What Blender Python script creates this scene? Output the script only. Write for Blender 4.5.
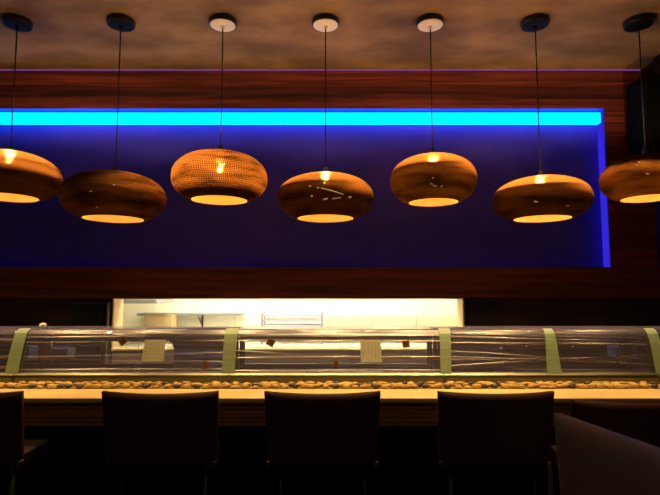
import bpy, bmesh, math, random
from mathutils import Vector, Matrix

random.seed(7)
PI = math.pi
S = bpy.context.scene
C = S.collection
for o in list(bpy.data.objects):
    bpy.data.objects.remove(o)

# ------------------------------------------------------------------ camera
F = 500.0                       # focal length in pixels of the 660 px frame
CAMZ = 1.5
PITCH = math.atan(42.5 / F)
cam_data = bpy.data.cameras.new('camera')
cam_data.sensor_width = 36.0
cam_data.lens = 36.0 * F / 660.0
cam_data.dof.use_dof = True
cam_data.dof.focus_distance = 3.1
cam_data.dof.aperture_fstop = 3.5
cam_data.clip_start = 0.02
cam = bpy.data.objects.new('camera', cam_data)
C.objects.link(cam)
cam.location = (0, 0, CAMZ)
cam.rotation_euler = (PI / 2 + PITCH, 0, 0)
S.camera = cam

# ------------------------------------------------------------------ world, exposure
S.view_settings.view_transform = 'Standard'
S.view_settings.look = 'None'
S.view_settings.gamma = 1.0
S.view_settings.use_curve_mapping = False
S.view_settings.exposure = 0.0
W = bpy.data.worlds.new('world')
S.world = W
W.use_nodes = True
W.node_tree.nodes['Background'].inputs[0].default_value = (0.5, 0.45, 0.4, 1)
W.node_tree.nodes['Background'].inputs[1].default_value = 0.02

# light levels of the lamps, those of the place and the added ones
BULB = 1700.0
LED = 5.0
KITCHEN = 50.0
REAR_FILL = 44.0
SPOT = 80.0

SP, CP = math.sin(PITCH), math.cos(PITCH)
def P(px, py, d):
    """point of the place seen at a photograph position, at the distance y = d"""
    cx, cy = (px - 330.0) / F, (247.5 - py) / F
    y = CP - SP * cy
    z = SP + CP * cy
    k = d / y
    return Vector((cx * k, d, CAMZ + z * k))

# ------------------------------------------------------------------ mesh helpers
def link(name, bm, m, parent=None, smooth=False, loc=None):
    me = bpy.data.meshes.new(name)
    bmesh.ops.recalc_face_normals(bm, faces=bm.faces)
    bm.to_mesh(me)
    bm.free()
    if m is not None:
        for mm in (m if isinstance(m, (list, tuple)) else [m]):
            me.materials.append(mm)
    if smooth:
        for p in me.polygons:
            p.use_smooth = True
    o = bpy.data.objects.new(name, me)
    C.objects.link(o)
    if parent:
        o.parent = parent
    if loc is not None:
        o.location = loc
    return o

def bx(bm, x0, x1, y0, y1, z0, z1, bevel=0.0, seg=1):
    r = bmesh.ops.create_cube(bm, size=1.0)
    vs = r['verts']
    for v in vs:
        v.co = Vector(((x0 + x1) / 2 + v.co.x * (x1 - x0), (y0 + y1) / 2 + v.co.y * (y1 - y0), (z0 + z1) / 2 + v.co.z * (z1 - z0)))
    if bevel > 0:
        es = list({e for v in vs for e in v.link_edges})
        bmesh.ops.bevel(bm, geom=es, offset=bevel, segments=seg, affect='EDGES', profile=0.5)
    return vs

def box(x0, x1, y0, y1, z0, z1, bevel=0.0, seg=1):
    bm = bmesh.new()
    bx(bm, x0, x1, y0, y1, z0, z1, bevel, seg)
    return bm

def lathe(bm, prof, n=48, closed=False, cx=0, cy=0, cz=0):
    rings = []
    for (r, z) in prof:
        rings.append([bm.verts.new((cx + r * math.cos(2 * PI * i / n), cy + r * math.sin(2 * PI * i / n), cz + z)) for i in range(n)])
    m = len(rings)
    for j in range(m if closed else m - 1):
        a, b = rings[j], rings[(j + 1) % m]
        for i in range(n):
            k = (i + 1) % n
            bm.faces.new((a[i], a[k], b[k], b[i]))
    if not closed:
        bm.faces.new(rings[0])
        bm.faces.new(rings[-1])

def tube(bm, pts, r, n=10):
    pts = [Vector(p) for p in pts]
    rings = []
    for i, p in enumerate(pts):
        t = (pts[min(i + 1, len(pts) - 1)] - pts[max(i - 1, 0)]).normalized()
        up = Vector((0, 0, 1)) if abs(t.z) < 0.9 else Vector((1, 0, 0))
        a = t.cross(up).normalized()
        b = t.cross(a).normalized()
        rings.append([bm.verts.new(p + (a * math.cos(2 * PI * k / n) + b * math.sin(2 * PI * k / n)) * r) for k in range(n)])
    for j in range(len(rings) - 1):
        for k in range(n):
            q = (k + 1) % n
            bm.faces.new((rings[j][k], rings[j][q], rings[j + 1][q], rings[j + 1][k]))
    bm.faces.new(rings[0])
    bm.faces.new(rings[-1])

def empty(name, loc, rz=0.0):
    o = bpy.data.objects.new(name, None)
    C.objects.link(o)
    o.location = loc
    o.rotation_euler = (0, 0, rz)
    o.empty_display_size = 0.1
    return o

def tag(o, label, cat, group=None, kind=None):
    o['label'] = label
    o['category'] = cat
    if group:
        o['group'] = group
    if kind:
        o['kind'] = kind
    return o

def struct(name, bm, m):
    o = link(name, bm, m)
    o['kind'] = 'structure'
    return o

def copy_tree(o, parent=None):
    c = o.copy()
    C.objects.link(c)
    c.parent = parent
    for ch in list(o.children):
        copy_tree(ch, c)
    return c

# ------------------------------------------------------------------ materials
def nodes(name):
    m = bpy.data.materials.new(name)
    m.use_nodes = True
    nt = m.node_tree
    return m, nt, nt.nodes['Principled BSDF']

def simple(name, col, rough=0.5, metal=0.0, spec=0.5, noise=0.0, scale=20.0, stretch=(1, 1, 1), bump=0.0, col2=None, coat=0.0):
    m, nt, b = nodes(name)
    b.inputs['Base Color'].default_value = (*col, 1)
    b.inputs['Roughness'].default_value = rough
    b.inputs['Metallic'].default_value = metal
    b.inputs['Specular IOR Level'].default_value = spec
    b.inputs['Coat Weight'].default_value = coat
    if col2 or bump or noise:
        tc = nt.nodes.new('ShaderNodeTexCoord')
        mp = nt.nodes.new('ShaderNodeMapping')
        mp.inputs['Scale'].default_value = stretch
        nz = nt.nodes.new('ShaderNodeTexNoise')
        nz.inputs['Scale'].default_value = scale
        nz.inputs['Detail'].default_value = 6
        nt.links.new(tc.outputs['Object'], mp.inputs[0])
        nt.links.new(mp.outputs[0], nz.inputs['Vector'])
        if col2:
            cr = nt.nodes.new('ShaderNodeValToRGB')
            cr.color_ramp.elements[0].position = 0.35
            cr.color_ramp.elements[1].position = 0.65
            cr.color_ramp.elements[0].color = (*col, 1)
            cr.color_ramp.elements[1].color = (*col2, 1)
            nt.links.new(nz.outputs['Fac'], cr.inputs[0])
            nt.links.new(cr.outputs[0], b.inputs['Base Color'])
        if bump:
            bp = nt.nodes.new('ShaderNodeBump')
            bp.inputs['Strength'].default_value = bump
            bp.inputs['Distance'].default_value = 0.01
            nt.links.new(nz.outputs['Fac'], bp.inputs['Height'])
            nt.links.new(bp.outputs[0], b.inputs['Normal'])
    return m

def emit(name, col, strength):
    m, nt, b = nodes(name)
    nt.nodes.remove(b)
    e = nt.nodes.new('ShaderNodeEmission')
    e.inputs[0].default_value = (*col, 1)
    e.inputs[1].default_value = strength
    nt.links.new(e.outputs[0], nt.nodes['Material Output'].inputs[0])
    return m

def wood(name, dark, light, stretch=(0.35, 4, 9), plank=0.21, rough=0.42, streak=0.5):
    """horizontal boards with long grain and dark streaks"""
    m, nt, b = nodes(name)
    N, L = nt.nodes, nt.links
    tc = N.new('ShaderNodeTexCoord')
    sep = N.new('ShaderNodeSeparateXYZ')
    L.new(tc.outputs['Object'], sep.inputs[0])
    dv = N.new('ShaderNodeMath'); dv.operation = 'DIVIDE'; dv.inputs[1].default_value = plank
    L.new(sep.outputs['Z'], dv.inputs[0])
    fl = N.new('ShaderNodeMath'); fl.operation = 'FLOOR'
    L.new(dv.outputs[0], fl.inputs[0])
    wn = N.new('ShaderNodeTexWhiteNoise'); wn.noise_dimensions = '1D'
    L.new(fl.outputs[0], wn.inputs['W'])
    off = N.new('ShaderNodeVectorMath'); off.operation = 'ADD'
    L.new(tc.outputs['Object'], off.inputs[0])
    sc_ = N.new('ShaderNodeVectorMath'); sc_.operation = 'SCALE'; sc_.inputs['Scale'].default_value = 7.0
    L.new(wn.outputs['Color'], sc_.inputs[0])
    L.new(sc_.outputs[0], off.inputs[1])
    mp = N.new('ShaderNodeMapping'); mp.inputs['Scale'].default_value = stretch
    L.new(off.outputs[0], mp.inputs[0])
    n1 = N.new('ShaderNodeTexNoise'); n1.inputs['Scale'].default_value = 3.0; n1.inputs['Detail'].default_value = 8; n1.inputs['Distortion'].default_value = 0.6
    L.new(mp.outputs[0], n1.inputs['Vector'])
    cr = N.new('ShaderNodeValToRGB')
    cr.color_ramp.elements[0].position = 0.38; cr.color_ramp.elements[0].color = (*dark, 1)
    cr.color_ramp.elements[1].position = 0.66; cr.color_ramp.elements[1].color = (*light, 1)
    L.new(n1.outputs['Fac'], cr.inputs[0])
    # per board tone
    mr = N.new('ShaderNodeMapRange'); mr.inputs['To Min'].default_value = 1 - streak; mr.inputs['To Max'].default_value = 1.15
    L.new(wn.outputs['Value'], mr.inputs['Value'])
    mx = N.new('ShaderNodeVectorMath'); mx.operation = 'SCALE'
    L.new(cr.outputs[0], mx.inputs[0]); L.new(mr.outputs[0], mx.inputs['Scale'])
    L.new(mx.outputs[0], b.inputs['Base Color'])
    # joint groove bump
    fr = N.new('ShaderNodeMath'); fr.operation = 'FRACT'; L.new(dv.outputs[0], fr.inputs[0])
    gt = N.new('ShaderNodeMath'); gt.operation = 'GREATER_THAN'; gt.inputs[1].default_value = 0.03; L.new(fr.outputs[0], gt.inputs[0])
    bp = N.new('ShaderNodeBump'); bp.inputs['Strength'].default_value = 0.5; bp.inputs['Distance'].default_value = 0.006
    L.new(gt.outputs[0], bp.inputs['Height']); L.new(bp.outputs[0], b.inputs['Normal'])
    b.inputs['Roughness'].default_value = rough
    return m

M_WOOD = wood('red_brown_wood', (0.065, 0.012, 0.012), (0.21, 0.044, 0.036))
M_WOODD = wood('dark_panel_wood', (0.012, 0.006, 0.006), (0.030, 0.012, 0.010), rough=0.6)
M_JAMB = wood('pale_jamb_wood', (0.80, 0.60, 0.28), (0.90, 0.72, 0.38), stretch=(9, 4, 0.5), plank=5)
M_COUNTER = wood('counter_wood', (0.80, 0.56, 0.20), (0.92, 0.67, 0.27), stretch=(0.5, 6, 4), plank=5, rough=0.35, streak=0.0)
M_APRON = wood('apron_wood', (0.34, 0.16, 0.06), (0.55, 0.27, 0.11), stretch=(0.5, 6, 10), plank=0.018, rough=0.5, streak=0.3)
M_PLASTER = simple('brown_plaster', (0.095, 0.056, 0.028), 0.75, col2=(0.215, 0.135, 0.068), scale=2.2, bump=0.35, stretch=(1, 1.6, 1), spec=0.3)
M_BLUEWALL = simple('indigo_paint', (0.034, 0.030, 0.50), 0.6, col2=(0.046, 0.038, 0.60), scale=5, stretch=(0.6, 1, 1.5))
M_FLOOR = simple('dark_floor', (0.02, 0.016, 0.014), 0.5)
M_DARKWALL = simple('dark_wall_paint', (0.030, 0.024, 0.022), 0.7)
M_BLACK = simple('black_lacquer', (0.004, 0.004, 0.004), 0.4)
M_PILLAR = simple('black_matt_paint', (0.003, 0.003, 0.003), 0.9, spec=0.03)
M_STEEL = simple('brushed_steel', (0.30, 0.29, 0.22), 0.40, 1.0, noise=1, bump=0.05, scale=30, stretch=(1, 1, 40))
M_STEELD = simple('dull_steel', (0.34, 0.33, 0.34), 0.42, 0.6)
M_FRAME = simple('dark_frame', (0.05, 0.035, 0.03), 0.35)
M_CORD = simple('black_cord', (0.006, 0.006, 0.006), 0.5)
M_COVER_SHADED = simple('rose_cover_shaded', (0.004, 0.004, 0.004), 0.6, spec=0.08)
M_LEATHER = simple('dark_brown_leather', (0.075, 0.022, 0.017), 0.5, bump=0.1, scale=90, spec=0.35)
M_SEAT = simple('black_leather', (0.008, 0.006, 0.006), 0.6, spec=0.2)
M_GREYUP = simple('grey_mauve_leather', (0.36, 0.275, 0.25), 0.55, bump=0.08, scale=90, spec=0.35)
M_LEG = simple('dark_leg_wood', (0.006, 0.004, 0.003), 0.7, spec=0.1)
M_METALTIP = simple('worn_metal', (0.45, 0.30, 0.22), 0.35, 1.0)
M_TAPE = simple('pale_green_tape', (0.30, 0.44, 0.27), 0.5, col2=(0.38, 0.50, 0.33), scale=14, stretch=(1, 1, 3))
M_PAPER = simple('cream_paper', (0.80, 0.83, 0.66), 0.8, col2=(0.88, 0.90, 0.74), scale=30)
def thin(m, col, f):
    nt = m.node_tree
    b = nt.nodes['Principled BSDF']
    t = nt.nodes.new('ShaderNodeBsdfTranslucent'); t.inputs[0].default_value = (*col, 1)
    mx = nt.nodes.new('ShaderNodeMixShader'); mx.inputs[0].default_value = f
    nt.links.new(b.outputs[0], mx.inputs[1]); nt.links.new(t.outputs[0], mx.inputs[2])
    nt.links.new(mx.outputs[0], nt.nodes['Material Output'].inputs[0])
thin(M_PAPER, (0.9, 0.9, 0.75), 0.5)
M_INK = simple('grey_pencil', (0.20, 0.20, 0.14), 0.8)
M_TAGB = simple('brown_tag', (0.16, 0.075, 0.03), 0.7, col2=(0.26, 0.13, 0.05), scale=60)
M_TILE = simple('cream_kitchen_wall', (0.86, 0.82, 0.66), 0.5)
M_GROUT = simple('kitchen_joint', (0.62, 0.56, 0.40), 0.7)
M_CARTON = simple('tan_carton', (0.50, 0.36, 0.18), 0.8)
M_WHITE = simple('white_enamel', (0.80, 0.78, 0.70), 0.4)
M_BED = simple('gravel_bed', (0.24, 0.16, 0.035), 0.8)  # golden tone put in for the yellow reflection beside the rail
M_COVER_LIT = simple('rose_cover_lit', (0.72, 0.66, 0.52), 0.4)
M_BLUETOP = simple('plain_blue', (0.05, 0.08, 0.32), 0.4)
M_SUSHIBED = simple('case_liner', (0.18, 0.17, 0.19), 0.45)
M_BACKTILE = simple('grey_steel_wall', (0.44, 0.42, 0.54), 0.5, 0.3)
M_BEIGE = simple('beige_cupboard', (0.62, 0.54, 0.38), 0.5)
M_LED = emit('blue_led_diffuser', (0.0, 0.27, 1.0), LED)
M_SIDE = emit('dim_blue_diffuser', (0.035, 0.022, 0.75), 0.9)
M_VIOLET = emit('violet_glow', (0.36, 0.10, 0.58), 0.55)
M_BULB = emit('warm_bulb', (1.0, 0.62, 0.24), BULB)
M_KLAMP = emit('kitchen_tube_glow', (1.0, 0.92, 0.70), KITCHEN)
M_REAR = emit('warm_rear_fill', (1.0, 0.72, 0.45), REAR_FILL)

def glass(name, tint, clear, rough=0.03):
    m, nt, b = nodes(name)
    nt.nodes.remove(b)
    t = nt.nodes.new('ShaderNodeBsdfTransparent'); t.inputs[0].default_value = (*tint, 1)
    g = nt.nodes.new('ShaderNodeBsdfGlossy'); g.inputs['Roughness'].default_value = rough
    g.inputs['Color'].default_value = (0.9, 0.9, 0.9, 1)
    fr = nt.nodes.new('ShaderNodeFresnel'); fr.inputs['IOR'].default_value = 1.45
    mx = nt.nodes.new('ShaderNodeMixShader')
    nt.links.new(fr.outputs[0], mx.inputs[0])
    nt.links.new(t.outputs[0], mx.inputs[1])
    nt.links.new(g.outputs[0], mx.inputs[2])
    nt.links.new(mx.outputs[0], nt.nodes['Material Output'].inputs[0])
    return m
M_GLASS = glass('case_glass', (0.93, 0.95, 0.94), 0.9)

def film_mat():
    m, nt, b = nodes('cling_film')
    nt.nodes.remove(b)
    N, L = nt.nodes, nt.links
    t = N.new('ShaderNodeBsdfTransparent'); t.inputs[0].default_value = (0.95, 0.93, 0.92, 1)
    g = N.new('ShaderNodeBsdfGlossy'); g.inputs['Roughness'].default_value = 0.30
    g.inputs['Color'].default_value = (0.95, 0.93, 0.92, 1)
    d = N.new('ShaderNodeBsdfDiffuse'); d.inputs['Color'].default_value = (0.58, 0.48, 0.82, 1)  # lavender from the blue LED light is put into the film colour
    tl = N.new('ShaderNodeBsdfTranslucent'); tl.inputs['Color'].default_value = (0.58, 0.48, 0.82, 1)
    a1 = N.new('ShaderNodeMixShader'); a1.inputs[0].default_value = 0.5
    L.new(d.outputs[0], a1.inputs[1]); L.new(tl.outputs[0], a1.inputs[2])
    a2 = N.new('ShaderNodeMixShader'); a2.inputs[0].default_value = 0.17      # haze of the stretched film
    L.new(t.outputs[0], a2.inputs[1]); L.new(a1.outputs[0], a2.inputs[2])
    a3 = N.new('ShaderNodeMixShader'); a3.inputs[0].default_value = 0.135
    L.new(a2.outputs[0], a3.inputs[1]); L.new(g.outputs[0], a3.inputs[2])
    L.new(a3.outputs[0], N['Material Output'].inputs[0])
    return m
M_FILM = film_mat()

TRANS = 1.6
def scraplight(name, nseg, layer, base_glow, top_glow, glow_ang, side_glow, seed, zlo=0.06, vlo=-0.3, vhi=0.3):
    """corrugated cardboard rings: brown card that lets amber light through, with the open flutes as holes"""
    m, nt, b = nodes(name)
    nt.nodes.remove(b)
    N, L = nt.nodes, nt.links
    def math_(op, a, b_=None, c=None):
        n = N.new('ShaderNodeMath'); n.operation = op
        for i, v in enumerate((a, b_, c)):
            if v is None: continue
            if hasattr(v, 'links') or hasattr(v, 'is_linked'): L.new(v, n.inputs[i])
            else: n.inputs[i].default_value = v
        return n.outputs[0]
    tc = N.new('ShaderNodeTexCoord')
    sep = N.new('ShaderNodeSeparateXYZ'); L.new(tc.outputs['Object'], sep.inputs[0])
    ang = math_('ARCTAN2', sep.outputs['Y'], sep.outputs['X'])
    lay = math_('DIVIDE', sep.outputs['Z'], layer)
    fl = math_('FLOOR', lay)
    wn = N.new('ShaderNodeTexWhiteNoise'); wn.noise_dimensions = '1D'; L.new(math_('ADD', fl, seed), wn.inputs['W'])
    u = math_('ADD', math_('MULTIPLY', ang, nseg / (2 * PI)), math_('MULTIPLY', wn.outputs['Value'], 1.0))
    fu = math_('FRACT', u)
    fz = math_('FRACT', lay)
    # glow at top and one side, put in as more light let through
    mp = N.new('ShaderNodeMapping'); mp.inputs['Scale'].default_value = (3, 3, 14); mp.inputs['Location'].default_value = (seed, 0, 0)
    L.new(tc.outputs['Object'], mp.inputs[0])
    nz = N.new('ShaderNodeTexNoise'); nz.inputs['Scale'].default_value = 1.6; nz.inputs['Detail'].default_value = 4
    L.new(mp.outputs[0], nz.inputs['Vector'])
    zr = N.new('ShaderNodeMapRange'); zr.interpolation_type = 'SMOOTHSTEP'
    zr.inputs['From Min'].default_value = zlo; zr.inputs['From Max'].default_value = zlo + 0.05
    zr.inputs['To Min'].default_value = 0.0; zr.inputs['To Max'].default_value = top_glow
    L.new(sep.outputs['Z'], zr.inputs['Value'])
    dc = math_('COSINE', math_('SUBTRACT', ang, glow_ang))
    dcl = math_('MULTIPLY', math_('POWER', math_('MAXIMUM', dc, 0.0), 3.0), side_glow)
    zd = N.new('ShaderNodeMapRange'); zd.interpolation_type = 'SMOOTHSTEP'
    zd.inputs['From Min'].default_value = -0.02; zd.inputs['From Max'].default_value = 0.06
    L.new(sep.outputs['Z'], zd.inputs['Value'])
    op = math_('ADD', math_('ADD', base_glow, zr.outputs[0]), math_('MULTIPLY', dcl, zd.outputs[0]))
    b1 = N.new('ShaderNodeMapRange'); b1.interpolation_type = 'SMOOTHSTEP'
    b1.inputs['From Min'].default_value = vlo; b1.inputs['From Max'].default_value = vlo + 0.06
    L.new(sep.outputs['Z'], b1.inputs['Value'])
    b2 = N.new('ShaderNodeMapRange'); b2.interpolation_type = 'SMOOTHSTEP'
    b2.inputs['From Min'].default_value = vhi; b2.inputs['From Max'].default_value = vhi + 0.03
    b2.inputs['To Min'].default_value = 1.0; b2.inputs['To Max'].default_value = 0.0
    L.new(sep.outputs['Z'], b2.inputs['Value'])
    op = math_('MULTIPLY', op, math_('MULTIPLY', b1.outputs[0], b2.outputs[0]))
    op = math_('MULTIPLY', op, math_('MAXIMUM', math_('MULTIPLY_ADD', nz.outputs['Fac'], 4.0, -1.1), 0.08))
    hole = math_('MULTIPLY', math_('LESS_THAN', fu, math_('MINIMUM', op, 0.38)), math_('MULTIPLY', math_('GREATER_THAN', fz, 0.18), math_('LESS_THAN', fz, 0.86)))
    dot = math_('MULTIPLY_ADD', math_('MULTIPLY', math_('LESS_THAN', fu, 0.5), math_('MULTIPLY', math_('GREATER_THAN', fz, 0.15), math_('LESS_THAN', fz, 0.85))), 1.7, 0.30)
    cr = N.new('ShaderNodeValToRGB')
    cr.color_ramp.elements[0].position = 0.35; cr.color_ramp.elements[0].color = (0.030, 0.010, 0.003, 1)
    cr.color_ramp.elements[1].position = 0.7; cr.color_ramp.elements[1].color = (0.105, 0.038, 0.009, 1)
    L.new(nz.outputs['Fac'], cr.inputs[0])
    d = N.new('ShaderNodeBsdfDiffuse'); L.new(cr.outputs[0], d.inputs['Color'])
    tl = N.new('ShaderNodeBsdfTranslucent'); tl.inputs['Color'].default_value = (1.0, 0.43, 0.10, 1)
    mx = N.new('ShaderNodeMixShader'); mx.inputs[0].default_value = 0.035
    L.new(d.outputs[0], mx.inputs[1]); L.new(tl.outputs[0], mx.inputs[2])
    tr = N.new('ShaderNodeBsdfRefraction'); tr.inputs['IOR'].default_value = 1.12; tr.inputs['Roughness'].default_value = 0.45; tr.inputs['Color'].default_value = (0.85, 0.66, 0.42, 1)
    L.new(math_('MINIMUM', math_('MULTIPLY_ADD', math_('MULTIPLY', math_('MAXIMUM', op, 0.0), dot), TRANS, 0.0005), 0.9), mx.inputs[0])
    m2 = N.new('ShaderNodeMixShader'); L.new(hole, m2.inputs[0])
    L.new(mx.outputs[0], m2.inputs[1]); L.new(tr.outputs[0], m2.inputs[2])
    L.new(m2.outputs[0], N['Material Output'].inputs[0])
    return m

def inner_mat():
    m, nt, b = nodes('card_inside')
    nt.nodes.remove(b)
    N, L = nt.nodes, nt.links
    d = N.new('ShaderNodeBsdfDiffuse'); d.inputs[0].default_value = (0.34, 0.185, 0.042, 1)
    t = N.new('ShaderNodeBsdfTransparent'); t.inputs[0].default_value = (1.0, 0.85, 0.6, 1)
    tl = N.new('ShaderNodeBsdfTranslucent'); tl.inputs[0].default_value = (1.0, 0.82, 0.55, 1)
    m0 = N.new('ShaderNodeMixShader'); m0.inputs[0].default_value = 0.14
    L.new(tl.outputs[0], m0.inputs[1]); L.new(t.outputs[0], m0.inputs[2])
    mx = N.new('ShaderNodeMixShader'); mx.inputs[0].default_value = 0.55
    L.new(d.outputs[0], mx.inputs[1]); L.new(m0.outputs[0], mx.inputs[2])
    L.new(mx.outputs[0], N['Material Output'].inputs[0])
    return m
M_INNER = inner_mat()

# ------------------------------------------------------------------ the room
DP = 3.15                       # pendants
DW = 3.90                       # back wall face
DC = 2.80                       # front of the glass cases
CEIL = P(325, 20, DP).z
XL, XR = -4.2, 4.2
YB = -2.6
struct('floor', box(XL - .1, XR + .1, YB - .1, 6.2, -0.1, 0.0), M_FLOOR)
struct('ceiling', box(XL - .1, XR + .1, YB - .1, DW + 0.4, CEIL, CEIL + 0.1), M_PLASTER)
struct('wall_left', box(XL - .1, XL, YB, DW, 0, CEIL), M_DARKWALL)
struct('wall_right', box(XR, XR + .1, YB, DW, 0, CEIL), M_DARKWALL)
struct('wall_rear', box(XL, XR, YB - .1, YB, 0, CEIL), M_DARKWALL)

# back wall: boards around the blue alcove
z_top = P(330, 108, DW).z
z_bot = P(330, 267.5, DW).z
z_fas = P(330, 298, DW).z
x_nr = P(608, 190, DW).x
NI = 0.10                       # depth of the alcove
bm = bmesh.new()
bx(bm, XL, XR, DW, DW + 0.16, z_top, CEIL)
bx(bm, XL, XR, DW, DW + 0.16, z_fas, z_bot)
struct('wall_back', bm, M_WOOD)
x2 = P(656, 230, DW).x
M_WOODS = wood('streaked_dark_wood', (0.020, 0.005, 0.006), (0.085, 0.018, 0.018), plank=5, streak=0.0)
struct('trim_3', box(XL, XR, DW - 0.002, DW - 0.0002, P(330, 99, DW).z, P(330, 87, DW).z), M_WOODS)
bm = bmesh.new()
bx(bm, x_nr, x2, DW, DW + 0.16, z_bot, z_top)
struct('wall_back_right', bm, M_WOOD)
struct('wall_alcove', box(XL, XR, DW + NI, DW + NI + 0.06, z_bot, z_top), M_BLUEWALL)
bm = bmesh.new()
bx(bm, x_nr - 0.004, x_nr, DW + 0.002, DW + NI, z_bot, z_top)
bx(bm, XL, x_nr - 0.004, DW + 0.002, DW + NI, z_bot, z_bot + 0.004)
bx(bm, XL, x_nr - 0.004, DW + 0.002, DW + NI, z_top - 0.004, z_top)
struct('trim_1', bm, M_BLUEWALL)
# lower wall with the kitchen opening
wx0, wx1 = P(114, 310, DW).x, P(462.5, 310, DW).x
z_sill = P(330, 351, DW).z
bm = bmesh.new()
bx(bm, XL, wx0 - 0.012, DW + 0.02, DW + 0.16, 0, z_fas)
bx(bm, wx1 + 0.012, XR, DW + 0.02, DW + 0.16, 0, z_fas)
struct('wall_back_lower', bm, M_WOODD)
struct('wall_back_sill', box(wx0 - 0.012, wx1 + 0.012, DW + 0.02, DW + 0.16, 0, z_sill), M_BACKTILE)
bm = bmesh.new()
bx(bm, wx0 - 0.012, wx0, DW - 0.005, DW + 0.17, z_sill, z_fas)
bx(bm, wx1, wx1 + 0.012, DW - 0.005, DW + 0.17, z_sill, z_fas)
bx(bm, wx0, wx1, DW + 0.01, DW + 0.17, z_fas - 0.008, z_fas)
bx(bm, wx0, wx1, DW + 0.01, DW + 0.17, z_sill - 0.001, z_sill + 0.012)
struct('window_1', bm, M_JAMB)
# kitchen beyond the opening
KY0, KY1 = DW + 0.16, 5.55
kx0, kx1 = -2.6, 2.2
bm = bmesh.new()
bx(bm, kx0, kx1, KY1, KY1 + 0.1, 0, 2.6)
struct('wall_kitchen_back', bm, M_TILE)
struct('wall_kitchen_left', box(kx0 - 0.1, kx0, KY0, KY1 + 0.1, 0, 2.6), M_TILE)
struct('wall_kitchen_right', box(kx1, kx1 + 0.1, KY0, KY1 + 0.1, 0, 2.6), M_TILE)
struct('ceiling_kitchen', box(kx0 - .1, kx1 + .1, KY0 + 0.001, KY1 + 0.1, 2.6, 2.7), M_TILE)
struct('wall_kitchen_front', box(kx0, kx1, KY0, KY0 + 0.02, z_fas + 0.01, 2.6), M_TILE)
bm = bmesh.new()
for px in (235, 258, 430):
    x = P(px, 310, KY1).x
    bx(bm, x - 0.003, x + 0.003, KY1 - 0.003, KY1, 0.9, 1.6)
struct('trim_2', bm, M_GROUT)

# ------------------------------------------------------------------ light strips
zt = P(330, 112.5, DW + NI - 0.065).z
zb = P(330, 122.6, DW + NI - 0.065).z
r = empty('led_strip_light', (0, DW + NI, (zt + zb) / 2))
tag(r, 'wide glowing cyan blue light bar along the top of the blue alcove', 'light strip')
h = (zt - zb) / 2
xe = x_nr - 0.012
link('diffuser', box(XL + .02, xe, -0.065, -0.012, -h, h), M_LED, r)
link('side_diffuser', box(xe + 0.002, x_nr - 0.005, -NI + 0.012, -0.002, z_bot + 0.006 - (zt + zb) / 2, h - 0.01), M_SIDE, r)
link('housing', box(XL + .02, xe, -0.012, -0.0005, -h, h), M_STEELD, r)
r = empty('led_strip_light', (0, DW + NI, (zt + zb) / 2))
tag(r, 'second blue light bar past the right wall boards, behind the black hanging box', 'light strip')
link('diffuser', box(x2 + .03, XR - .02, -0.065, -0.012, -h, h), M_LED, r)
link('housing', box(x2 + .03, XR - .02, -0.012, -0.0005, -h, h), M_STEELD, r)
b0, b1 = P(648, 166, 3.55), P(700, 74, 3.55)
r = empty('hanging_box', ((b0.x + b1.x) / 2, 3.55, CEIL))
tag(r, 'black box hanging from the ceiling at the right edge, above and behind the last lamp', 'box')
w = (b1.x - b0.x) / 2
link('body', box(-w, w, 0, 0.22, b0.z - CEIL, b1.z - CEIL, 0.012, 2), M_PILLAR, r)
link('front_grille', box(-w + .02, w - .02, -0.006, 0, b0.z - CEIL + .02, b1.z - CEIL - .02, 0.002), M_PILLAR, r)
link('bracket', box(-0.03, 0.03, 0.08, 0.14, b1.z - CEIL, 0), M_BLACK, r)
r = link('violet_glow_strip', box(XL + .01, P(640, 70, DW).x, DW - 0.008, DW - 0.001, P(330, 70.6, DW).z, P(330, 68.2, DW).z), M_VIOLET)  # reflected LED light at the wall top, put in as a glowing strip
tag(r, 'thin violet glow line where the ceiling meets the wood wall', 'light strip')
# kitchen tubes, and unseen fill lamps added behind the viewer
for k, x in enumerate((-1.15, 0.55)):
    r = empty('kitchen_ceiling_light', (x, 4.75, 2.6))
    tag(r, 'bright kitchen ceiling lamp over the %s half of the opening' % ('left' if k == 0 else 'right'), 'ceiling lamp')
    link('housing', box(-0.65, 0.65, -0.16, 0.16, -0.05, 0.0), M_WHITE, r)
    link('diffuser', box(-0.62, 0.62, -0.13, 0.13, -0.065, -0.051), M_KLAMP, r)
for k, x in enumerate((-1.4, 1.0)):
    r = empty('fill_lamp', (x, -0.9, CEIL))
    tag(r, 'added dim warm fill lamp in the ceiling on the %s behind the viewer' % ('left' if k == 0 else 'right'), 'ceiling lamp')
    bm = bmesh.new(); lathe(bm, [(0.10, -0.03), (0.11, -0.03), (0.11, 0), (0.10, 0)], 32, True)
    link('ring', bm, M_BLACK, r)
    bm = bmesh.new(); lathe(bm, [(0.095, -0.020), (0.095, -0.002)], 32)
    link('diffuser', bm, M_REAR, r)

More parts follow.
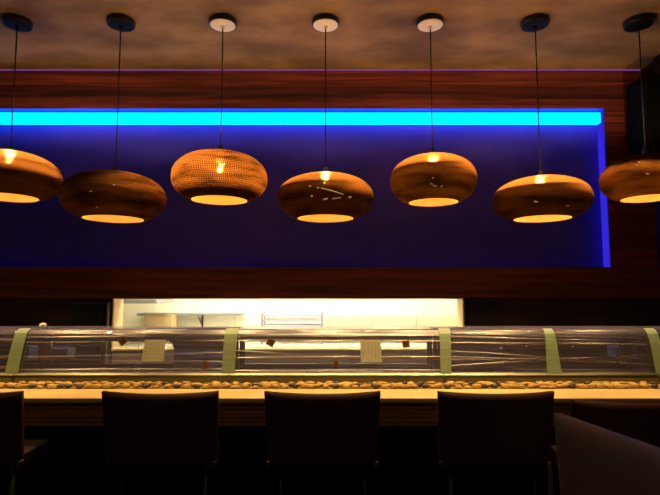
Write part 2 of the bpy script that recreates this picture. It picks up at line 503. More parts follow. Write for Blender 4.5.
ADDED_SPOTS = [(-8, -0.05), (196, -.03), (335, 0.03), (452, .06), (548, .06), (-130, 0)]  # unseen ceiling spots added to brighten the bar counter
for k, (px, dx) in enumerate(ADDED_SPOTS):
    x = P(px, 200, DP).x
    r = empty('added_bar_spot', (x, 2.50, CEIL))
    tag(r, 'small black unseen spot lamp added above the bar counter', 'ceiling lamp', 'added spot lamps above the bar counter')
    bm = bmesh.new(); lathe(bm, [(0.045, -0.05), (0.055, -0.05), (0.055, 0), (0.045, 0)], 32, True)
    link('ring', bm, M_BLACK, r)
    ld = bpy.data.lights.new('added_spot_beam', 'SPOT')
    ld.energy = SPOT
    ld.color = (1.0, 0.62, 0.24)
    ld.spot_size = math.radians(62)
    ld.spot_blend = 0.7
    ld.shadow_soft_size = 0.03
    lo = bpy.data.objects.new('added_spot_beam', ld)
    C.objects.link(lo); lo.parent = r
    lo.location = (0, 0, -0.03)
    lo.rotation_euler = (math.radians(8), 0, 0)

# ------------------------------------------------------------------ counter
yc0, yc1 = 2.42, DC - 0.03
zc = P(330, 398, yc0).z
zap = P(330, 425.5, yc0 + 0.06).z
bm = bmesh.new(); bx(bm, -3.6, 3.6, yc0, DC + 0.42, zc - 0.022, zc, 0.004, 2)
ctop = link('counter_top', bm, M_COUNTER)
ctop.name = 'bar_counter'
tag(ctop, 'long pale wooden bar counter top glowing warm behind the stool backs', 'counter')
r = empty('bar_plinth', (0, 0, 0))
tag(r, 'dark slatted wooden front below the bar counter', 'bar plinth')
link('apron', box(-3.55, 3.55, yc0 + 0.05, yc0 + 0.075, zap, zc - 0.022), M_APRON, r)
bm = bmesh.new()
n = 6
for i in range(n):
    z0 = zap + (zc - 0.022 - zap) * i / n
    z1 = zap + (zc - 0.022 - zap) * (i + 1) / n
    bx(bm, -3.55, 3.55, yc0 + 0.042, yc0 + 0.05, z0 + 0.0025, z1 - 0.0025, 0.002)
link('slats', bm, M_APRON, r)
link('panel', box(-3.5, 3.5, DC + 0.05, DC + 0.40, 0, zc - 0.022), M_PILLAR, r)

# ------------------------------------------------------------------ glass cases
z_c0 = zc                         # case stands on the counter
z_c1 = P(330, 328.3, DC + 0.18).z
H = z_c1 - z_c0
def prof(t, off=0.0):
    """front and top outline of the case, t 0 at the foot .. 1 at the back of the top; returns (y, z) in the case frame"""
    Lf = H - 0.05
    pts = []
    # upright front leaning back, a rounded shoulder, flat top
    k = [(0.0, 0.0), (0.012, 0.06), (0.030, 0.12), (0.050, 0.19), (0.064, H - 0.055), (0.078, H - 0.026), (0.098, H - 0.008), (0.125, H), (0.19, H + 0.001), (0.26, H + 0.001), (0.30, H)]
    ds = [0.0]
    for a, b in zip(k, k[1:]):
        ds.append(ds[-1] + math.hypot(b[0] - a[0], b[1] - a[1]))
    s = t * ds[-1]
    for i in range(len(k) - 1):
        if s <= ds[i + 1] + 1e-9:
            f = (s - ds[i]) / (ds[i + 1] - ds[i])
            y = k[i][0] + f * (k[i + 1][0] - k[i][0]); z = k[i][1] + f * (k[i + 1][1] - k[i][1])
            dy, dz = k[i + 1][0] - k[i][0], k[i + 1][1] - k[i][1]
            l = math.hypot(dy, dz)
            return (y - dz / l * off, z + dy / l * off)
    return k[-1]
def t_of_z(z):
    lo, hi = 0.0, 0.62
    for _ in range(40):
        mid = (lo + hi) / 2
        if prof(mid)[1] < z: lo = mid
        else: hi = mid
    return lo

FOOT = 0.062                      # height of the steel foot rail
def sweep(x0, x1, t0, t1, o0, o1, nt=26, nx=1):
    """a sheet following the case outline between offsets o0 and o1"""
    bm = bmesh.new()
    g = {}
    for s, off in ((0, o0), (1, o1)):
        for i in range(nx + 1):
            for j in range(nt + 1):
                y, z = prof(t0 + (t1 - t0) * j / nt, off)
                g[s, i, j] = bm.verts.new((x0 + (x1 - x0) * i / nx, y, z))
    for s in (0, 1):
        for i in range(nx):
            for j in range(nt):
                bm.faces.new((g[s, i, j], g[s, i + 1, j], g[s, i + 1, j + 1], g[s, i, j + 1]))
    for i in range(nx):
        for j in (0, nt):
            bm.faces.new((g[0, i, j], g[0, i + 1, j], g[1, i + 1, j], g[1, i, j]))
    for j in range(nt):
        for i in (0, nx):
            bm.faces.new((g[0, i, j], g[0, i, j + 1], g[1, i, j + 1], g[1, i, j]))
    return bm

def film(x0, x1, folds, seed):
    """one layer of stretched film with long folds; folds = [(z at left, z at right, height of fold, width)]"""
    rnd = random.Random(seed)
    t0, t1 = t_of_z(0.05), 1.0
    nx, nt = 80, 300
    ph = [rnd.uniform(0, 6.28) for _ in range(6)]
    fl = []
    for (za, zb_, a, w) in folds:
        fl.append((t_of_z(za), t_of_z(zb_), a, w, rnd.uniform(0, 6.28), rnd.uniform(0.3, 1.0)))
    bm = bmesh.new()
    rows = []
    for i in range(nx + 1):
        u = i / nx
        x = x0 + (x1 - x0) * u
        row = []
        for j in range(nt + 1):
            # more rows on the front than on the top
            v = j / nt
            t = t0 + (t1 - t0) * (v ** 1.25)
            off = 0.0045
            for (ta, tb, a, w, p, q) in fl:
                tc_ = ta + (tb - ta) * u + 0.004 * math.sin(3.1 * x + p) + 0.002 * math.sin(9.3 * x + 2 * p)
                amp = a * 1.5 * (0.75 + 0.35 * math.sin(4.0 * x * q + p))
                off += amp * math.exp(-((t - tc_) / w) ** 2)
            off += 0.0004 * math.sin(t * 90 + ph[0] + 0.7 * math.sin(x * 2 + ph[1])) + 0.0002 * math.sin(t * 190 + ph[2] + 0.6 * math.sin(x * 3 + ph[3]))
            y, z = prof(t, off)
            row.append(bm.verts.new((x, y, z)))
        rows.append(row)
    for i in range(nx):
        for j in range(nt):
            bm.faces.new((rows[i][j], rows[i + 1][j], rows[i + 1][j + 1], rows[i][j + 1]))
    return bm

jx = [P(p, 371, DC + 0.02).x for p in (-196, 17, 230, 443, 656, 869)]
zz = lambda py, d=DC + 0.05: P(330, py, d).z - z_c0
ZF = [zz(341), zz(345), zz(357), zz(367)]
case_folds = [
    [(ZF[0], ZF[0], .003, .012), (ZF[2], ZF[2], .004, .010), (ZF[3], ZF[3], .003, .010)],
    [(zz(339), zz(336), .003, .010), (zz(343), zz(341.5), .003, .008), (zz(357), zz(353), .004, .008), (zz(358), zz(362), .003, .007), (zz(369), zz(369), .004, .010)],
    [(zz(337), zz(337), .003, .010), (zz(342), zz(341.5), .0035, .008), (zz(357.5), zz(357), .004, .008), (zz(370), zz(370), .004, .010), (zz(351), zz(360), .0018, .007)],
    [(zz(338), zz(342), .003, .008), (zz(343), zz(345), .0035, .008), (zz(351), zz(364), .003, .007), (zz(360), zz(357), .0035, .008), (zz(357), zz(363), .003, .007), (zz(334), zz(340), .002, .007), (zz(366), zz(354), .002, .007)],
    [(ZF[0], ZF[0], .003, .012), (ZF[2], ZF[2], .004, .010)],
]
case_labels = [
    'film wrapped glass sushi case cut off by the left edge',
    'film wrapped glass sushi case with a cream note near its joint, left of centre',
    'film wrapped glass sushi case in the middle with white kitchen light behind the glass',
    'film wrapped glass sushi case at the right with slanting film creases',
    'film wrapped glass sushi case past the last tape, cut off by the right edge',
]
for c in range(5):
    x0, x1 = jx[c] + 0.004, jx[c + 1] - 0.004
    cxm = (x0 + x1) / 2
    r = empty('display_case', (cxm, DC, z_c0))
    tag(r, case_labels[c], 'display case', 'glass sushi cases on the counter')
    a, b = x0 - cxm, x1 - cxm
    # steel foot rail, rounded front
    bm = bmesh.new()
    ring = [(-0.004, 0.0), (-0.010, 0.008), (-0.012, 0.03), (-0.008, 0.044), (0.002, 0.054), (0.014, FOOT - 0.003), (0.03, FOOT - 0.003), (0.03, 0.0)]
    vl = [[bm.verts.new((x, y, z)) for (y, z) in ring] for x in (a, b)]
    for i in range(len(ring)):
        k = (i + 1) % len(ring)
        bm.faces.new((vl[0][i], vl[0][k], vl[1][k], vl[1][i]))
    bm.faces.new(vl[0]); bm.faces.new(vl[1])
    link('foot_rail', bm, M_STEEL, r)
    tg = t_of_z(FOOT)
    link('front_glass', sweep(a + 0.02, b - 0.02, tg, 0.93, -0.006, 0.0), M_GLASS, r, True)
    for (ea, eb) in ((a, a + 0.018), (b - 0.018, b)):
        link('end_frame', sweep(ea, eb, tg, 0.99, -0.014, 0.0005), M_FRAME, r)
    sx = 0.02 if c != 1 else P(139, 357, DC + .04).x - cxm
    bm = sweep(sx - 0.009, sx - 0.007, tg, 0.6, 0.0002, 0.0022)
    bm2 = sweep(sx + 0.009, sx + 0.011, tg, 0.6, 0.0002, 0.0022)
    me = bpy.data.meshes.new('tmp'); bm2.to_mesh(me); bm.from_mesh(me); bm2.free(); bpy.data.meshes.remove(me)
    link('glass_joint', bm, M_STEELD, r)
    bm = bmesh.new()
    bx(bm, a, b, 0.27, 0.31, zz(341.5, DC + 0.27), zz(335.5, DC + 0.27), 0.004)
    bx(bm, a, b, 0.29, 0.31, 0.0, FOOT)
    bx(bm, a, a + 0.03, 0.285, 0.31, FOOT, H - 0.006)
    bx(bm, b - 0.03, b, 0.285, 0.31, FOOT, H - 0.006)
    link('back_frame', bm, M_FRAME, r)
    bm = bmesh.new()
    bx(bm, a + 0.02, b - 0.02, 0.035, 0.285, 0.012, 0.035)
    link('tray', bm, M_SUSHIBED, r)
    bm = bmesh.new()
    tube(bm, [(a + 0.03, 0.24, H - 0.022), (b - 0.03, 0.24, H - 0.022)], 0.008, 12)
    link('cooling_pipe', bm, M_STEEL, r, True)
    bm = film(a - 0.002, b + 0.002, case_folds[c], 40 + c)
    link('film_wrap', bm, M_FILM, r, True)

# tape, notes and tags stuck on the film
def stick(name, px, py0, py1, w0, w1, m, lift=0.008, rot=0.0):
    """a thin piece following the case front between two heights, w0 wide at the foot and w1 at the top"""
    zb_, zt_ = zz(py1), zz(py0)
    t0, t1 = t_of_z(zb_), t_of_z(zt_)
    yb = prof(t0)[0] + DC
    x = P(px, (py0 + py1) / 2, DC + 0.045).x
    bm = bmesh.new()
    n = 14
    g = []
    for s in (0, 1):
        for j in range(n + 1):
            f = j / n
            y, z = prof(t0 + (t1 - t0) * f, lift + 0.0006 * s)
            w = w0 + (w1 - w0) * f
            g.append([bm.verts.new((q * w / 2 + rot * f, y, z)) for q in (-1, -0.33, 0.33, 1)])
    for s in (0, 1):
        for j in range(n):
            A, B = g[s * (n + 1) + j], g[s * (n + 1) + j + 1]
            for q in range(3):
                bm.faces.new((A[q], A[q + 1], B[q + 1], B[q]))
    for j in range(n):
        A, B, A2, B2 = g[j], g[j + 1], g[n + 1 + j], g[n + 2 + j]
        for q in (0, 3):
            bm.faces.new((A[q], B[q], B2[q], A2[q]))
    for j in (0, n):
        A, A2 = g[j], g[n + 1 + j]
        for q in range(3):
            bm.faces.new((A[q], A[q + 1], A2[q + 1], A2[q]))
    o = link(name, bm, m, None, False, (x, DC, z_c0))
    return o

tp = 'strips of tape on the sushi cases'
tapes = [
    (17.5, 328.6, 375, 0.074, 0.066, 'green tape strip on the case at the far left, leaning'),
    (230, 328.6, 378, 0.072, 0.074, 'widest green tape strip, between the two cream notes'),
    (443.5, 328.6, 376, 0.058, 0.064, 'straight green tape strip above the right whole stool'),
    (550, 331, 374, 0.082, 0.052, 'pale tape strip tapering upwards, over the right case'),
    (655, 328.6, 376, 0.06, 0.06, 'green tape strip cut by the right edge'),
]
for (px, a, b, w0, w1, lab), sk_ in zip(tapes, (0, 0, .018, .014, .008)):
    tag(stick('tape_strip', px, a, b, w0, w1, M_TAPE, 0.0105, sk_), lab, 'tape', tp)

def note(px, py0, py1, w, label, skew, vertical):
    o = stick('paper_note', px, py0, py1, w, w * 0.97, M_PAPER, 0.0125, skew)
    tag(o, label, 'note', 'cream notes on the sushi cases')
    z0, z1 = zz(py1), zz(py0)
    rnd = random.Random(int(px))
    bm = bmesh.new()
    def dash(xa, za, xb, zb_):
        # a pencil stroke following the front
        for (A, B) in (((xa, za), (xb, zb_)),):
            q = []
            for (x, z) in (A, B):
                y, zz_ = prof(t_of_z(z), 0.0136)
                q.append(Vector((x, y, zz_)))
            tube(bm, q, 0.0007, 4)
    hz = z1 - z0
    if vertical:
        for cx_, len_ in ((-0.044, .62), (-0.014, .5), (0.004, .6), (0.022, .68), (0.040, .4)):
            z = z1 - 0.014
            while z > z1 - 0.014 - hz * len_:
                l = rnd.uniform(0.006, 0.012)
                dash(cx_ + rnd.uniform(-.003, .003), z, cx_ + rnd.uniform(-.004, .004), z - l)
                z -= l + 0.004
    else:
        for fz_, n_ in ((.80, 4), (.62, 4), (.46, 5), (.30, 5), (.14, 9)):
            x = -0.048
            for k in range(n_):
                l = rnd.uniform(0.004, 0.011)
                dash(x, z0 + hz * fz_ + rnd.uniform(-.003, .003), x + l, z0 + hz * fz_ + rnd.uniform(-.004, .004))
                x += l + rnd.uniform(0.002, 0.05 / n_ * 2)
    link('pencil_marks', bm, M_INK, o)
note(154.5, 340.5, 361, 0.122, 'cream square note with lines of faint writing, left on the sushi case', 0.002, False)
note(371, 340.5, 362, 0.118, 'cream note with upright columns of faint writing, right of centre', -0.004, True)

def btag(px, py, size, rot, label, stem=0.0):
    z = zz(py)
    y, zc_ = prof(t_of_z(z), 0.0105)
    bm = bmesh.new()
    s = size / 2
    bx(bm, -s, s, -0.0012, 0.0012, -s, s, 0.0008)
    o = link('brown_tag', bm, M_TAGB)
    o.location = (P(px, py, DC + y).x, DC + y, z_c0 + zc_)
    o.rotation_euler = (-0.24, rot, 0)
    tag(o, label, 'tag', 'little brown tags on the sushi cases')
    bm = bmesh.new()
    for k in range(3):
        bx(bm, -s * .6, s * .6, -0.0020, -0.0012, -s * .5 + k * s * .45, -s * .36 + k * s * .45)
    link('printed_lines', bm, M_LEG, o)
btag(122.5, 341.5, 0.044, 0.9, 'small brown tag turned on its corner, left of the first cream note')
btag(205.5, 364.5, 0.042, 0.25, 'small dull brown tag low on the case, left of the widest tape')
btag(270.8, 343, 0.042, 0.5, 'small tilted brown tag on the middle case, right of the widest tape')
btag(406, 344.5, 0.040, -0.08, 'small upright brown tag right of the second cream note')
btag(336, 363, 0.030, 0.3, 'faint brown tag low at the joint of the middle case')

# dark blocks with blue tops, at the blue patches in the glass
for (px, py0, py1, w, lab) in ((59, 347.5, 355, 0.15, 'wide low blue topped block seen through the left case'),
                               (28, 346, 360, 0.055, 'narrow blue topped block seen through the case beside the leaning left tape'),
                               (466, 347, 357, 0.13, 'blue topped block seen through the case right of the straight tape'),
                               (622, 346, 357, 0.12, 'blue topped block seen through the case near the right edge')):
    d = DC + 0.37
    p0, p1 = P(px, py1, d), P(px, py0, d)
    zb_ = z_c0
    r = empty('blue_block', (p0.x, d, zb_))
    tag(r, lab, 'block', 'blue topped blocks behind the sushi cases')
    hh = p1.z - zb_
    hl = p0.z - zb_
    bm = bmesh.new()
    bx(bm, -w / 2, w / 2, -0.045, 0.045, 0, hl, 0.006, 2)
    link('body', bm, M_PILLAR, r)
    link('blue_top', box(-w / 2 - 0.004, w / 2 + 0.004, -0.050, 0.050, hl, hh, 0.003), M_BLUETOP, r)

# pale crumpled ball on the left case
p = P(43, 327, DC + 0.17)
bm = bmesh.new()
bmesh.ops.create_icosphere(bm, subdivisions=3, radius=0.02)
rn = random.Random(3)
for v in bm.verts:
    v.co *= 0.8 + 0.35 * rn.random()
    v.co.z *= 0.75
o = link('film_scrap', bm, M_WHITE, None, False, (p.x, DC + 0.17, z_c0 + H + 0.018))
tag(o, 'tiny pale crumpled scrap on top of the left sushi case', 'scrap')

# ------------------------------------------------------------------ pebbles along the foot of the cases
stone_cols = [((0.66, 0.43, 0.10), (0.48, 0.29, 0.06)), ((0.60, 0.40, 0.10), (0.74, 0.50, 0.14)), ((0.48, 0.30, 0.08), (0.62, 0.40, 0.11))]
m_st = [simple('tan_stone_%d' % i, a, 0.6, col2=b, scale=25) for i, (a, b) in enumerate(stone_cols)]
m_dk = simple('dark_stone', (0.035, 0.028, 0.02), 0.45, col2=(0.07, 0.05, 0.03), scale=25)
bm = bmesh.new()
bx(bm, -2.2, 2.2, DC - 0.160, DC - 0.018, zc, zc + 0.003)
tag(link('pebble_tray', bm, M_BED), 'shallow yellow brown tray under the row of pebbles on the bar', 'tray')
protos = []
for k in range(10):
    rn = random.Random(100 + k)
    bm = bmesh.new()
    bmesh.ops.create_icosphere(bm, subdivisions=2, radius=1.0)
    sx, sy, sz = rn.uniform(.016, .030), rn.uniform(.012, .017), rn.uniform(.006, .011)
    ph = [rn.uniform(0, 6) for _ in range(3)]
    for v in bm.verts:
        q = 1 + 0.10 * math.sin(2.3 * v.co.x + ph[0]) + 0.10 * math.sin(2.7 * v.co.y + ph[1]) + 0.06 * math.sin(4 * v.co.z + ph[2])
        v.co = Vector((v.co.x * sx * q, v.co.y * sy * q, v.co.z * sz * q))
    me = bpy.data.meshes.new('pebble')
    bm.to_mesh(me); bm.free()
    for pl in me.polygons: pl.use_smooth = True
    me.materials.append(m_st[k % 3] if k < 8 else m_dk)
    protos.append((me, sx, sz))
rn = random.Random(11)
xlim = 1.98
cnt = 0
for row, (yy, zl, step) in enumerate(((DC - 0.150, 0.0, 0.049), (DC - 0.119, 0.001, 0.049), (DC - 0.088, 0.002, 0.049))):
    x = -xlim
    while x < xlim and cnt < 280:
        dark = rn.random() < 0.14
        k = rn.choice((8, 9)) if dark else rn.randrange(8)
        me, sx, sz = protos[k]
        o = bpy.data.objects.new('pebble', me)
        C.objects.link(o)
        o.location = (x + rn.uniform(-.006, .006), yy + rn.uniform(-.005, .005), zc + 0.003 + sz * 0.98 + zl)
        o.rotation_euler = (rn.uniform(-.15, .15), rn.uniform(-.15, .15), rn.uniform(-.25, .25))
        if dark:
            tag(o, 'dark pebble in the row along the foot of the sushi cases', 'pebble', 'dark pebbles on the counter')
        else:
            tag(o, 'tan river pebble in the row along the foot of the sushi cases', 'pebble', 'tan pebbles on the counter')
        cnt += 1
        x += step * rn.uniform(0.85, 1.2)

# ------------------------------------------------------------------ black panels beside the kitchen opening
def wpanel(xa, xb, ya, yb, label, edge):
    p0, p1 = P(xa, yb, DW), P(xb, ya, DW)
    r = empty('black_panel', ((p0.x + p1.x) / 2, DW + 0.02, z_c0))
    tag(r, label, 'panel', 'black panels beside the kitchen opening')
    w = (p1.x - p0.x) / 2
    zt_ = p1.z - z_c0
    link('panel', box(-w, w, -0.05, -0.001, -0.15, zt_, 0.004), M_BLACK, r)
    if edge is not None:
        x = P(edge, 310, DW - .05).x - (p0.x + p1.x) / 2
        link('steel_edge', box(x - 0.005, x + 0.005, -0.06, -0.001, -0.15, zt_ + 0.005), M_STEELD, r)
wpanel(72, 105.5, 303, 328, 'black panel with a thin steel edge left of the kitchen opening', 106.8)
wpanel(467.5, 500, 300, 328, 'black panel right of the kitchen opening', None)

# ------------------------------------------------------------------ kitchen things
ky = KY1
p0, p1 = P(141, 314, ky - .12), P(243, 314, ky - .12)
r = empty('wall_shelf', ((p0.x + p1.x) / 2, ky, p0.z))
tag(r, 'narrow metal shelf on brackets on the kitchen wall', 'shelf')
w = (p1.x - p0.x) / 2
link('board', box(-w, w, -0.24, -0.001, -0.012, 0.012), M_STEELD, r)
for px in (152, 200):
    x = P(px, 314, ky - .12).x - r.location.x
    bm = bmesh.new()
    bx(bm, x - .008, x + .008, -0.02, -0.001, -0.20, -0.012)
    tube(bm, [(x, -0.2, -0.014), (x, -0.012, -0.13)], 0.007, 8)
    link('bracket', bm, M_FRAME, r)
p0, p1 = P(144, 327, 5.2), P(172, 315.5, 5.2)
# kitchen bench under the shelf carries the carton and the rack
zbn = P(330, 345, 5.1).z
r = empty('kitchen_bench', (-0.2, 5.2, 0))
tag(r, 'long steel work bench along the kitchen wall', 'bench')
link('bench_top', box(-2.2, 2.0, -0.33, 0.34, zbn - 0.04, zbn, 0.005), M_WHITE, r)
link('bench_body', box(-2.15, 1.95, -0.30, 0.33, 0, zbn - 0.04), M_BACKTILE, r)
r = empty('carton', ((p0.x + p1.x) / 2, 5.3, zbn))
tag(r, 'plain tan carton standing under the kitchen shelf', 'box')
w = (p1.x - p0.x) / 2
link('body', box(-w, w, -0.1, 0.1, 0, P(150, 315.5, 5.2).z - zbn, 0.004), M_CARTON, r)
link('flap', box(-w - .003, w + .003, -0.103, 0.0, P(150, 315.5, 5.2).z - zbn, P(150, 315.5, 5.2).z - zbn + 0.006), M_CARTON, r)
p0, p1 = P(262, 328, 5.2), P(322, 313, 5.2)
r = empty('tray_rack', ((p0.x + p1.x) / 2, 5.3, zbn))
tag(r, 'steel rack with three pale trays on the kitchen bench', 'rack')
w = (p1.x - p0.x) / 2
zt_ = p1.z - zbn
for x in (-w, w):
    for y in (-0.1, 0.1):
        link('post', box(x - .009, x + .009, y - .009, y + .009, 0, zt_ + 0.01), M_STEELD, r)
for k, py in enumerate((315, 320.5, 326)):
    z = P(290, py, 5.2).z - zbn
    link('tray', box(-w + .01, w - .01, -0.12, 0.12, z - 0.010, z + 0.010, 0.004), M_BACKTILE, r)
p0, p1 = P(328, 330, 5.4), P(458, 316, 5.4)
r = empty('kitchen_cupboard', ((p0.x + p1.x) / 2, 5.42, zbn))
tag(r, 'low pale cupboard on the kitchen bench at right', 'cupboard')
w = (p1.x - p0.x) / 2
zt_ = p1.z - zbn
link('body', box(-w, w, -0.1, 0.1, 0, zt_), M_BEIGE, r)
for k in range(3):
    a = -w + 2 * w * k / 3 + .006
    b = -w + 2 * w * (k + 1) / 3 - .006
    d_ = link('door', box(a, b, -0.118, -0.101, 0.01, zt_ - .01, .003), M_BEIGE, r)
    link('handle', box(b - .03, b - .018, -0.135, -0.118, zt_ * .4, zt_ * .7), M_STEELD, d_)
p0, p1 = P(120, 303, 4.9), P(162, 299.5, 4.9)
r = empty('extractor_hood', ((p0.x + p1.x) / 2, 4.9, p0.z))
tag(r, 'steel hood edge hanging at the upper left of the kitchen opening', 'hood')
w = (p1.x - p0.x) / 2
link('hood_rim', box(-w, w, -0.15, 0.35, 0, 0.035, .003), M_STEELD, r)
link('hood_body', box(-w + .05, w - .05, -0.1, 0.3, 0.035, 2.6 - p0.z), M_STEEL, r)

# ------------------------------------------------------------------ pendant lamps
# px centre, widest width px, y of the widest line, height/width, aperture ratio, px of canopy, params
pend = [
    (9, 98, 177, .49, .60, 15, dict(base_glow=.002, top_glow=1.7, glow_ang=-.4, side_glow=.30),
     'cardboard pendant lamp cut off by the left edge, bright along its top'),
    (114.5, 102, 198, .48, .60, 120, dict(base_glow=.0015, top_glow=.0, glow_ang=-.1, side_glow=.10),
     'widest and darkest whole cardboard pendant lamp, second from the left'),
    (220, 97, 178.5, .53, .61, 222, dict(base_glow=.16, top_glow=.0, glow_ang=-2.3, side_glow=.40, vlo=-.115, vhi=.115),
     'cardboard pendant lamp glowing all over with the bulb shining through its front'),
    (325.5, 99, 198.5, .47, .60, 325, dict(base_glow=.0015, top_glow=1.8, glow_ang=-.4, side_glow=.30),
     'cardboard pendant lamp at the middle, with bright gaps on its dark front'),
    (433, 88, 181, .57, .60, 432, dict(base_glow=.008, top_glow=1.7, glow_ang=-.3, side_glow=.30),
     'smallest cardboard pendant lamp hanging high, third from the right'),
    (541.5, 96, 200, .455, .60, 537, dict(base_glow=.002, top_glow=1.8, glow_ang=-.2, side_glow=.40),
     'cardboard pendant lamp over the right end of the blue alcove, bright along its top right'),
    (647, 88, 179, .52, .60, 641, dict(base_glow=.012, top_glow=-.08, glow_ang=-2.8, side_glow=.05),
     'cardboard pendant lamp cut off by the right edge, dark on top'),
]
LAYER = 0.0105
M_GAPLIGHT = simple('cream_gap_light', (0.80, 0.72, 0.50), 0.7)  # cream strips painted for light through gaps in the card
GAP_LIGHTS = {
    1: ((113, 185, 115, 185, .004), (89.5, 191.5, 92, 191, .003), (96, 207, 97.5, 207.5, .003)),
    3: ((321, 188, 331, 190.5, .0032), (331, 190.5, 343.5, 194.5, .0032), (309, 186, 311, 186.3, .003), (317, 187.5, 319, 188, .003), (311, 195.5, 312.5, 196.5, .005),
        (323, 199.5, 328, 198.5, .005), (332, 198.8, 341, 197.5, .004), (348.5, 197.5, 351, 197, .005)),
    4: ((430.5, 183.5, 433, 184.5, .004), (433, 185.5, 436.5, 186, .004), (440.5, 186.5, 443, 185.5, .004), (432.5, 178, 433.5, 178, .003)),
    5: ((534, 201.3, 538, 202, .0035), (566, 205.5, 569, 206, .0025)),
    6: ((635, 164.5, 637, 165, .005), (638.5, 162, 639.5, 162.5, .003), (646, 173.5, 649, 174, .003)),
}
for i, (px, wpx, py, hr, ar, cpx, par, label) in enumerate(pend):
    pc = P(px, py, DP)
    R = wpx * DP / F / 2 * 0.985
    Ht = 2 * R * hr
    r = empty('pendant_lamp', (pc.x, DP, CEIL))
    tag(r, label, 'pendant lamp', 'cardboard pendant lamps over the bar')
    zc_ = pc.z - CEIL
    e = 2.25
    a = Ht * 0.53
    zlow = -a * (1 - ar ** e) ** (1 / e)
    zhigh = a * 0.965
    # stacked rings of card
    sh = bmesh.new()
    nl = max(8, int(round((zhigh - zlow) / LAYER)))
    lay = (zhigh - zlow) / nl
    outer, inner = [], []
    for k in range(nl):
        z0 = zlow + k * lay
        zm = z0 + lay / 2
        ro = R * max(0.0, 1 - abs(zm / a) ** e) ** (1 / e)
        ro = max(ro, 0.035)
        ri = max(ro - 0.022, 0.028)
        # inner face must clear the next ring
        rad = lambda z: max(R * max(0.0, 1 - min(1.0, abs(z / a)) ** e) ** (1 / e), 0.030)
        outer += [(rad(z0 + lay * .1) - 0.0015, z0), (rad(z0 + lay * .15), z0 + lay * .15), (rad(z0 + lay * .85), z0 + lay * .85), (rad(z0 + lay * .9) - 0.0015, z0 + lay)]
        inner += [(ri, z0), (ri, z0 + lay)]
    prof_ = outer + list(reversed(inner))
    lathe(sh, prof_, 96, True)
    m = scraplight('card_rings_%d' % (i + 1), 170, LAYER, par['base_glow'], par['top_glow'], par['glow_ang'], par['side_glow'], i * 3.7, zlo=par.get('zlo', a * .33), vlo=par.get('vlo', -.3), vhi=par.get('vhi', .3))
    shade = link('shade', sh, [m, M_INNER], r, False, (0, 0, zc_))
    ctr_r = [0.0]
    for pl in shade.data.polygons:
        c_ = pl.center
        rr = math.hypot(c_.x, c_.y)
        ro = R * max(0.0, 1 - abs(c_.z / a) ** e) ** (1 / e) if abs(c_.z) < a else 0
        if rr < max(ro, 0.035) - 0.012:
            pl.material_index = 1
    def on_shade(qx, qy):
        # the point of this shade's front seen there, in the lamp's frame
        lo, hi = DP - R - 0.01, DP
        for k_ in range(400):
            y_ = lo + (hi - lo) * k_ / 400
            q = P(qx, qy, y_)
            zz_ = q.z - CEIL - zc_
            if abs(zz_) < a and math.hypot(q.x - pc.x, q.y - DP) <= R * (1 - abs(zz_ / a) ** e) ** (1 / e) + 0.002:
                return Vector((q.x - pc.x, q.y - DP, zz_))
        return None
    for (ax, ay, bx_, by_, th_) in GAP_LIGHTS.get(i, ()):
        A_, B_ = on_shade(ax, ay), on_shade(bx_, by_)
        if A_ and B_:
            bm = bmesh.new()
            tube(bm, [A_, (A_ + B_) / 2 + (A_ + B_).normalized() * 0.001, B_], th_, 6)
            link('gap_light', bm, M_GAPLIGHT, shade)
    # cord, ceiling rose
    bd = (0.058, 0.060, 0.115, 0.062, 0.070, 0.062, 0.060)[i]
    bm = bmesh.new()
    tube(bm, [(0, 0, -0.02), (0, 0, zc_ + a + 0.02)], 0.0042, 8)
    link('cord', bm, M_CORD, r, True)
    bm = bmesh.new()
    lathe(bm, [(0.084, 0.0), (0.0885, -0.004), (0.0885, -0.034), (0.086, -0.038), (0.080, -0.036)], 40)
    ro_ = link('ceiling_rose', bm, M_CORD, r)
    bm = bmesh.new()
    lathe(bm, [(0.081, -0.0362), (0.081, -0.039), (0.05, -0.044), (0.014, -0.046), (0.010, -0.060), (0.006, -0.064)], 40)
    link('rose_cover', bm, M_COVER_LIT if i in (2, 3, 4) else M_COVER_SHADED, ro_, False)  # same part: middle covers coloured as lit, outer ones as shaded
    bm = bmesh.new()
    lathe(bm, [(0.006, zc_ + a + 0.05), (0.014, zc_ + a + 0.045), (0.020, zc_ + a + 0.010), (0.026, zc_ + a + 0.002), (0.022, zc_ + a - 0.008), (0.013, zc_ + a - bd + 0.026), (0.012, zc_ + a - bd + 0.022)], 24)
    sk = link('socket', bm, M_CORD, r, True)
    bm = bmesh.new()
    bmesh.ops.create_uvsphere(bm, u_segments=16, v_segments=10, radius=0.020)
    for v in bm.verts: v.co.z += zc_ + a - bd
    link('bulb', bm, M_BULB, sk, True)

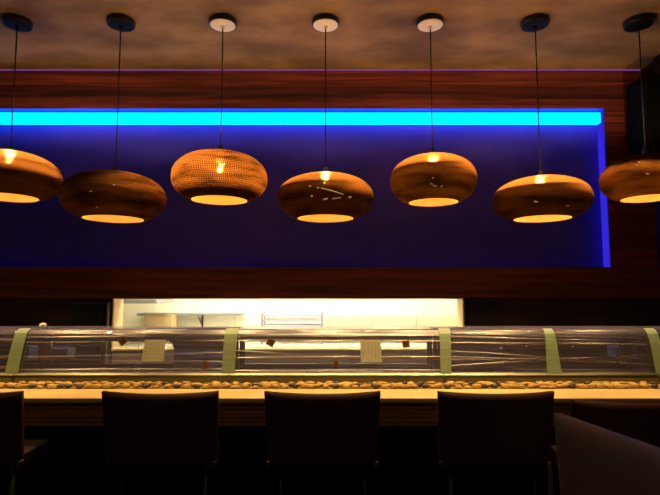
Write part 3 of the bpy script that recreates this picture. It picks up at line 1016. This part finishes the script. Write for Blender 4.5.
# ------------------------------------------------------------------ bar stools
def make_back(w_top, w_bot, h_, th, curve, nx=18, nz=12, dip=0.006):
    """padded, slightly hollow backrest; local x across, y behind(-)/front(+), z up from its foot"""
    bm = bmesh.new()
    g = {}
    for s in (0, 1):
        for i in range(nx + 1):
            u = -1 + 2 * i / nx
            for j in range(nz + 1):
                v = j / nz
                w = (w_bot + (w_top - w_bot) * v) / 2
                x = u * w
                edge = max(abs(u) ** 8, (2 * v - 1) ** 8 if v > .5 else 0)
                t = th * (1 - 0.55 * edge) / 2
                y = curve * (u * u) - 0.045 * v + (-t if s == 0 else t)
                z = v * h_ - dip * (1 - u * u) * v ** 4
                g[s, i, j] = bm.verts.new((x, y, z))
    for s in (0, 1):
        for i in range(nx):
            for j in range(nz):
                bm.faces.new((g[s, i, j], g[s, i + 1, j], g[s, i + 1, j + 1], g[s, i, j + 1]))
    for i in range(nx):
        for j in (0, nz):
            bm.faces.new((g[0, i, j], g[0, i + 1, j], g[1, i + 1, j], g[1, i, j]))
    for j in range(nz):
        for i in (0, nx):
            bm.faces.new((g[0, i, j], g[0, i, j + 1], g[1, i, j + 1], g[1, i, j]))
    return bm

DS = 2.10
zst = P(330, 390.5, DS).z
zsb = P(330, 463, DS).z
WS = 112.5 * DS / F
def make_stool(m, name):
    r = empty(name, (0, 0, 0))
    hb = zst - zsb
    o = link('backrest', make_back(WS, WS * 0.955, hb, 0.05, 0.030), m, r, True, (0, 0, zsb))
    bm = bmesh.new()
    bx(bm, -WS / 2 + .06, WS / 2 - .06, 0.022, 0.40, zsb - 0.08, zsb + 0.002, 0.012, 3)
    link('seat', bm, M_SEAT, r, True)
    for sx in (-1, 1):
        for sy in (0, 1):
            bm = bmesh.new()
            x = sx * (WS / 2 - 0.075)
            y0 = 0.06 if sy == 0 else 0.41
            tube(bm, [(x * 1.04, y0 + (-0.03 if sy == 0 else 0.02), 0), (x, y0, zsb - 0.07)], 0.017, 10)
            link('leg', bm, M_LEG, r, True)
    bm = bmesh.new()
    x = WS / 2 - 0.075
    for (p_, q_) in (((-x, .045, .28), (x, .045, .28)), ((-x, .42, .28), (x, .42, .28)), ((-x, .045, .36), (-x, .42, .36)), ((x, .045, .36), (x, .42, .36))):
        tube(bm, [p_, q_], 0.011, 8)
    link('footrest', bm, M_LEG, r, True)
    for sx in (-1, 1):
        bm = bmesh.new()
        bx(bm, sx * (WS / 2 - 0.018) - 0.010, sx * (WS / 2 - 0.018) + 0.010, 0.005, 0.04, zsb - 0.015, zsb + 0.004, 0.003)
        link('bracket', bm, M_METALTIP, r)
    return r
stool = make_stool(M_LEATHER, 'bar_stool')
sg = 'dark leather stools along the bar'
stool.location = (P(-33.5, 400, DS).x, DS, 0)
tag(stool, 'dark brown leather bar stool cut off by the left edge', 'bar stool', sg)
for (px, lab) in ((161.5, 'leftmost whole dark brown leather bar stool, under the first cream note'),
                  (322.5, 'dark brown leather bar stool in the middle of the row'),
                  (494.5, 'dark brown leather bar stool right of centre, next to the grey chair')):
    c = copy_tree(stool)
    c.location = (P(px, 400, DS).x, DS, 0)
    tag(c, lab, 'bar stool', sg)
c = copy_tree(stool)
c.location = (P(634, 410, 1.93).x, 1.93, 0)
c.rotation_euler = (0, 0, -0.06)
tag(c, 'dark leather bar stool pulled out from the counter behind the grey chair', 'bar stool', sg)

# grey chair near the viewer, seen from its side
pa = Vector((P(561, 413, 1.68).x, 1.68, 0))
zg = P(561, 413, 1.68).z
# point where the top edge leaves the frame, at the same height
d2 = 1.68
for k in range(200):
    if P(660, 447, d2).z >= zg: break
    d2 -= 0.005
pb = Vector((P(660, 447, d2).x, d2, 0))
ang = math.atan2(pb.y - pa.y, pb.x - pa.x)
dirv = (pb - pa).normalized()
Wg = 0.50
ctr = pa + dirv * (Wg / 2)
r = empty('grey_chair', (ctr.x, ctr.y, 0), ang)
tag(r, 'grey mauve upholstered high chair close to the viewer at the bottom right', 'chair')
hb = 0.44
link('backrest', make_back(Wg, Wg * 1.10, hb, 0.06, -0.0, nx=24, nz=18, dip=0.0), M_GREYUP, r, True, (0, 0.03, zg - hb))
bm = bmesh.new()
bx(bm, -Wg / 2 + .01, Wg / 2 - .01, 0.05, 0.50, zg - hb - 0.08, zg - hb + 0.0, 0.02, 3)
link('seat', bm, M_GREYUP, r, True)
for sx in (-1, 1):
    for y0 in (0.07, 0.46):
        bm = bmesh.new()
        tube(bm, [(sx * (Wg / 2 - .03), y0, 0), (sx * (Wg / 2 - .045), y0, zg - hb - 0.07)], 0.017, 10)
        link('leg', bm, M_LEG, r, True)
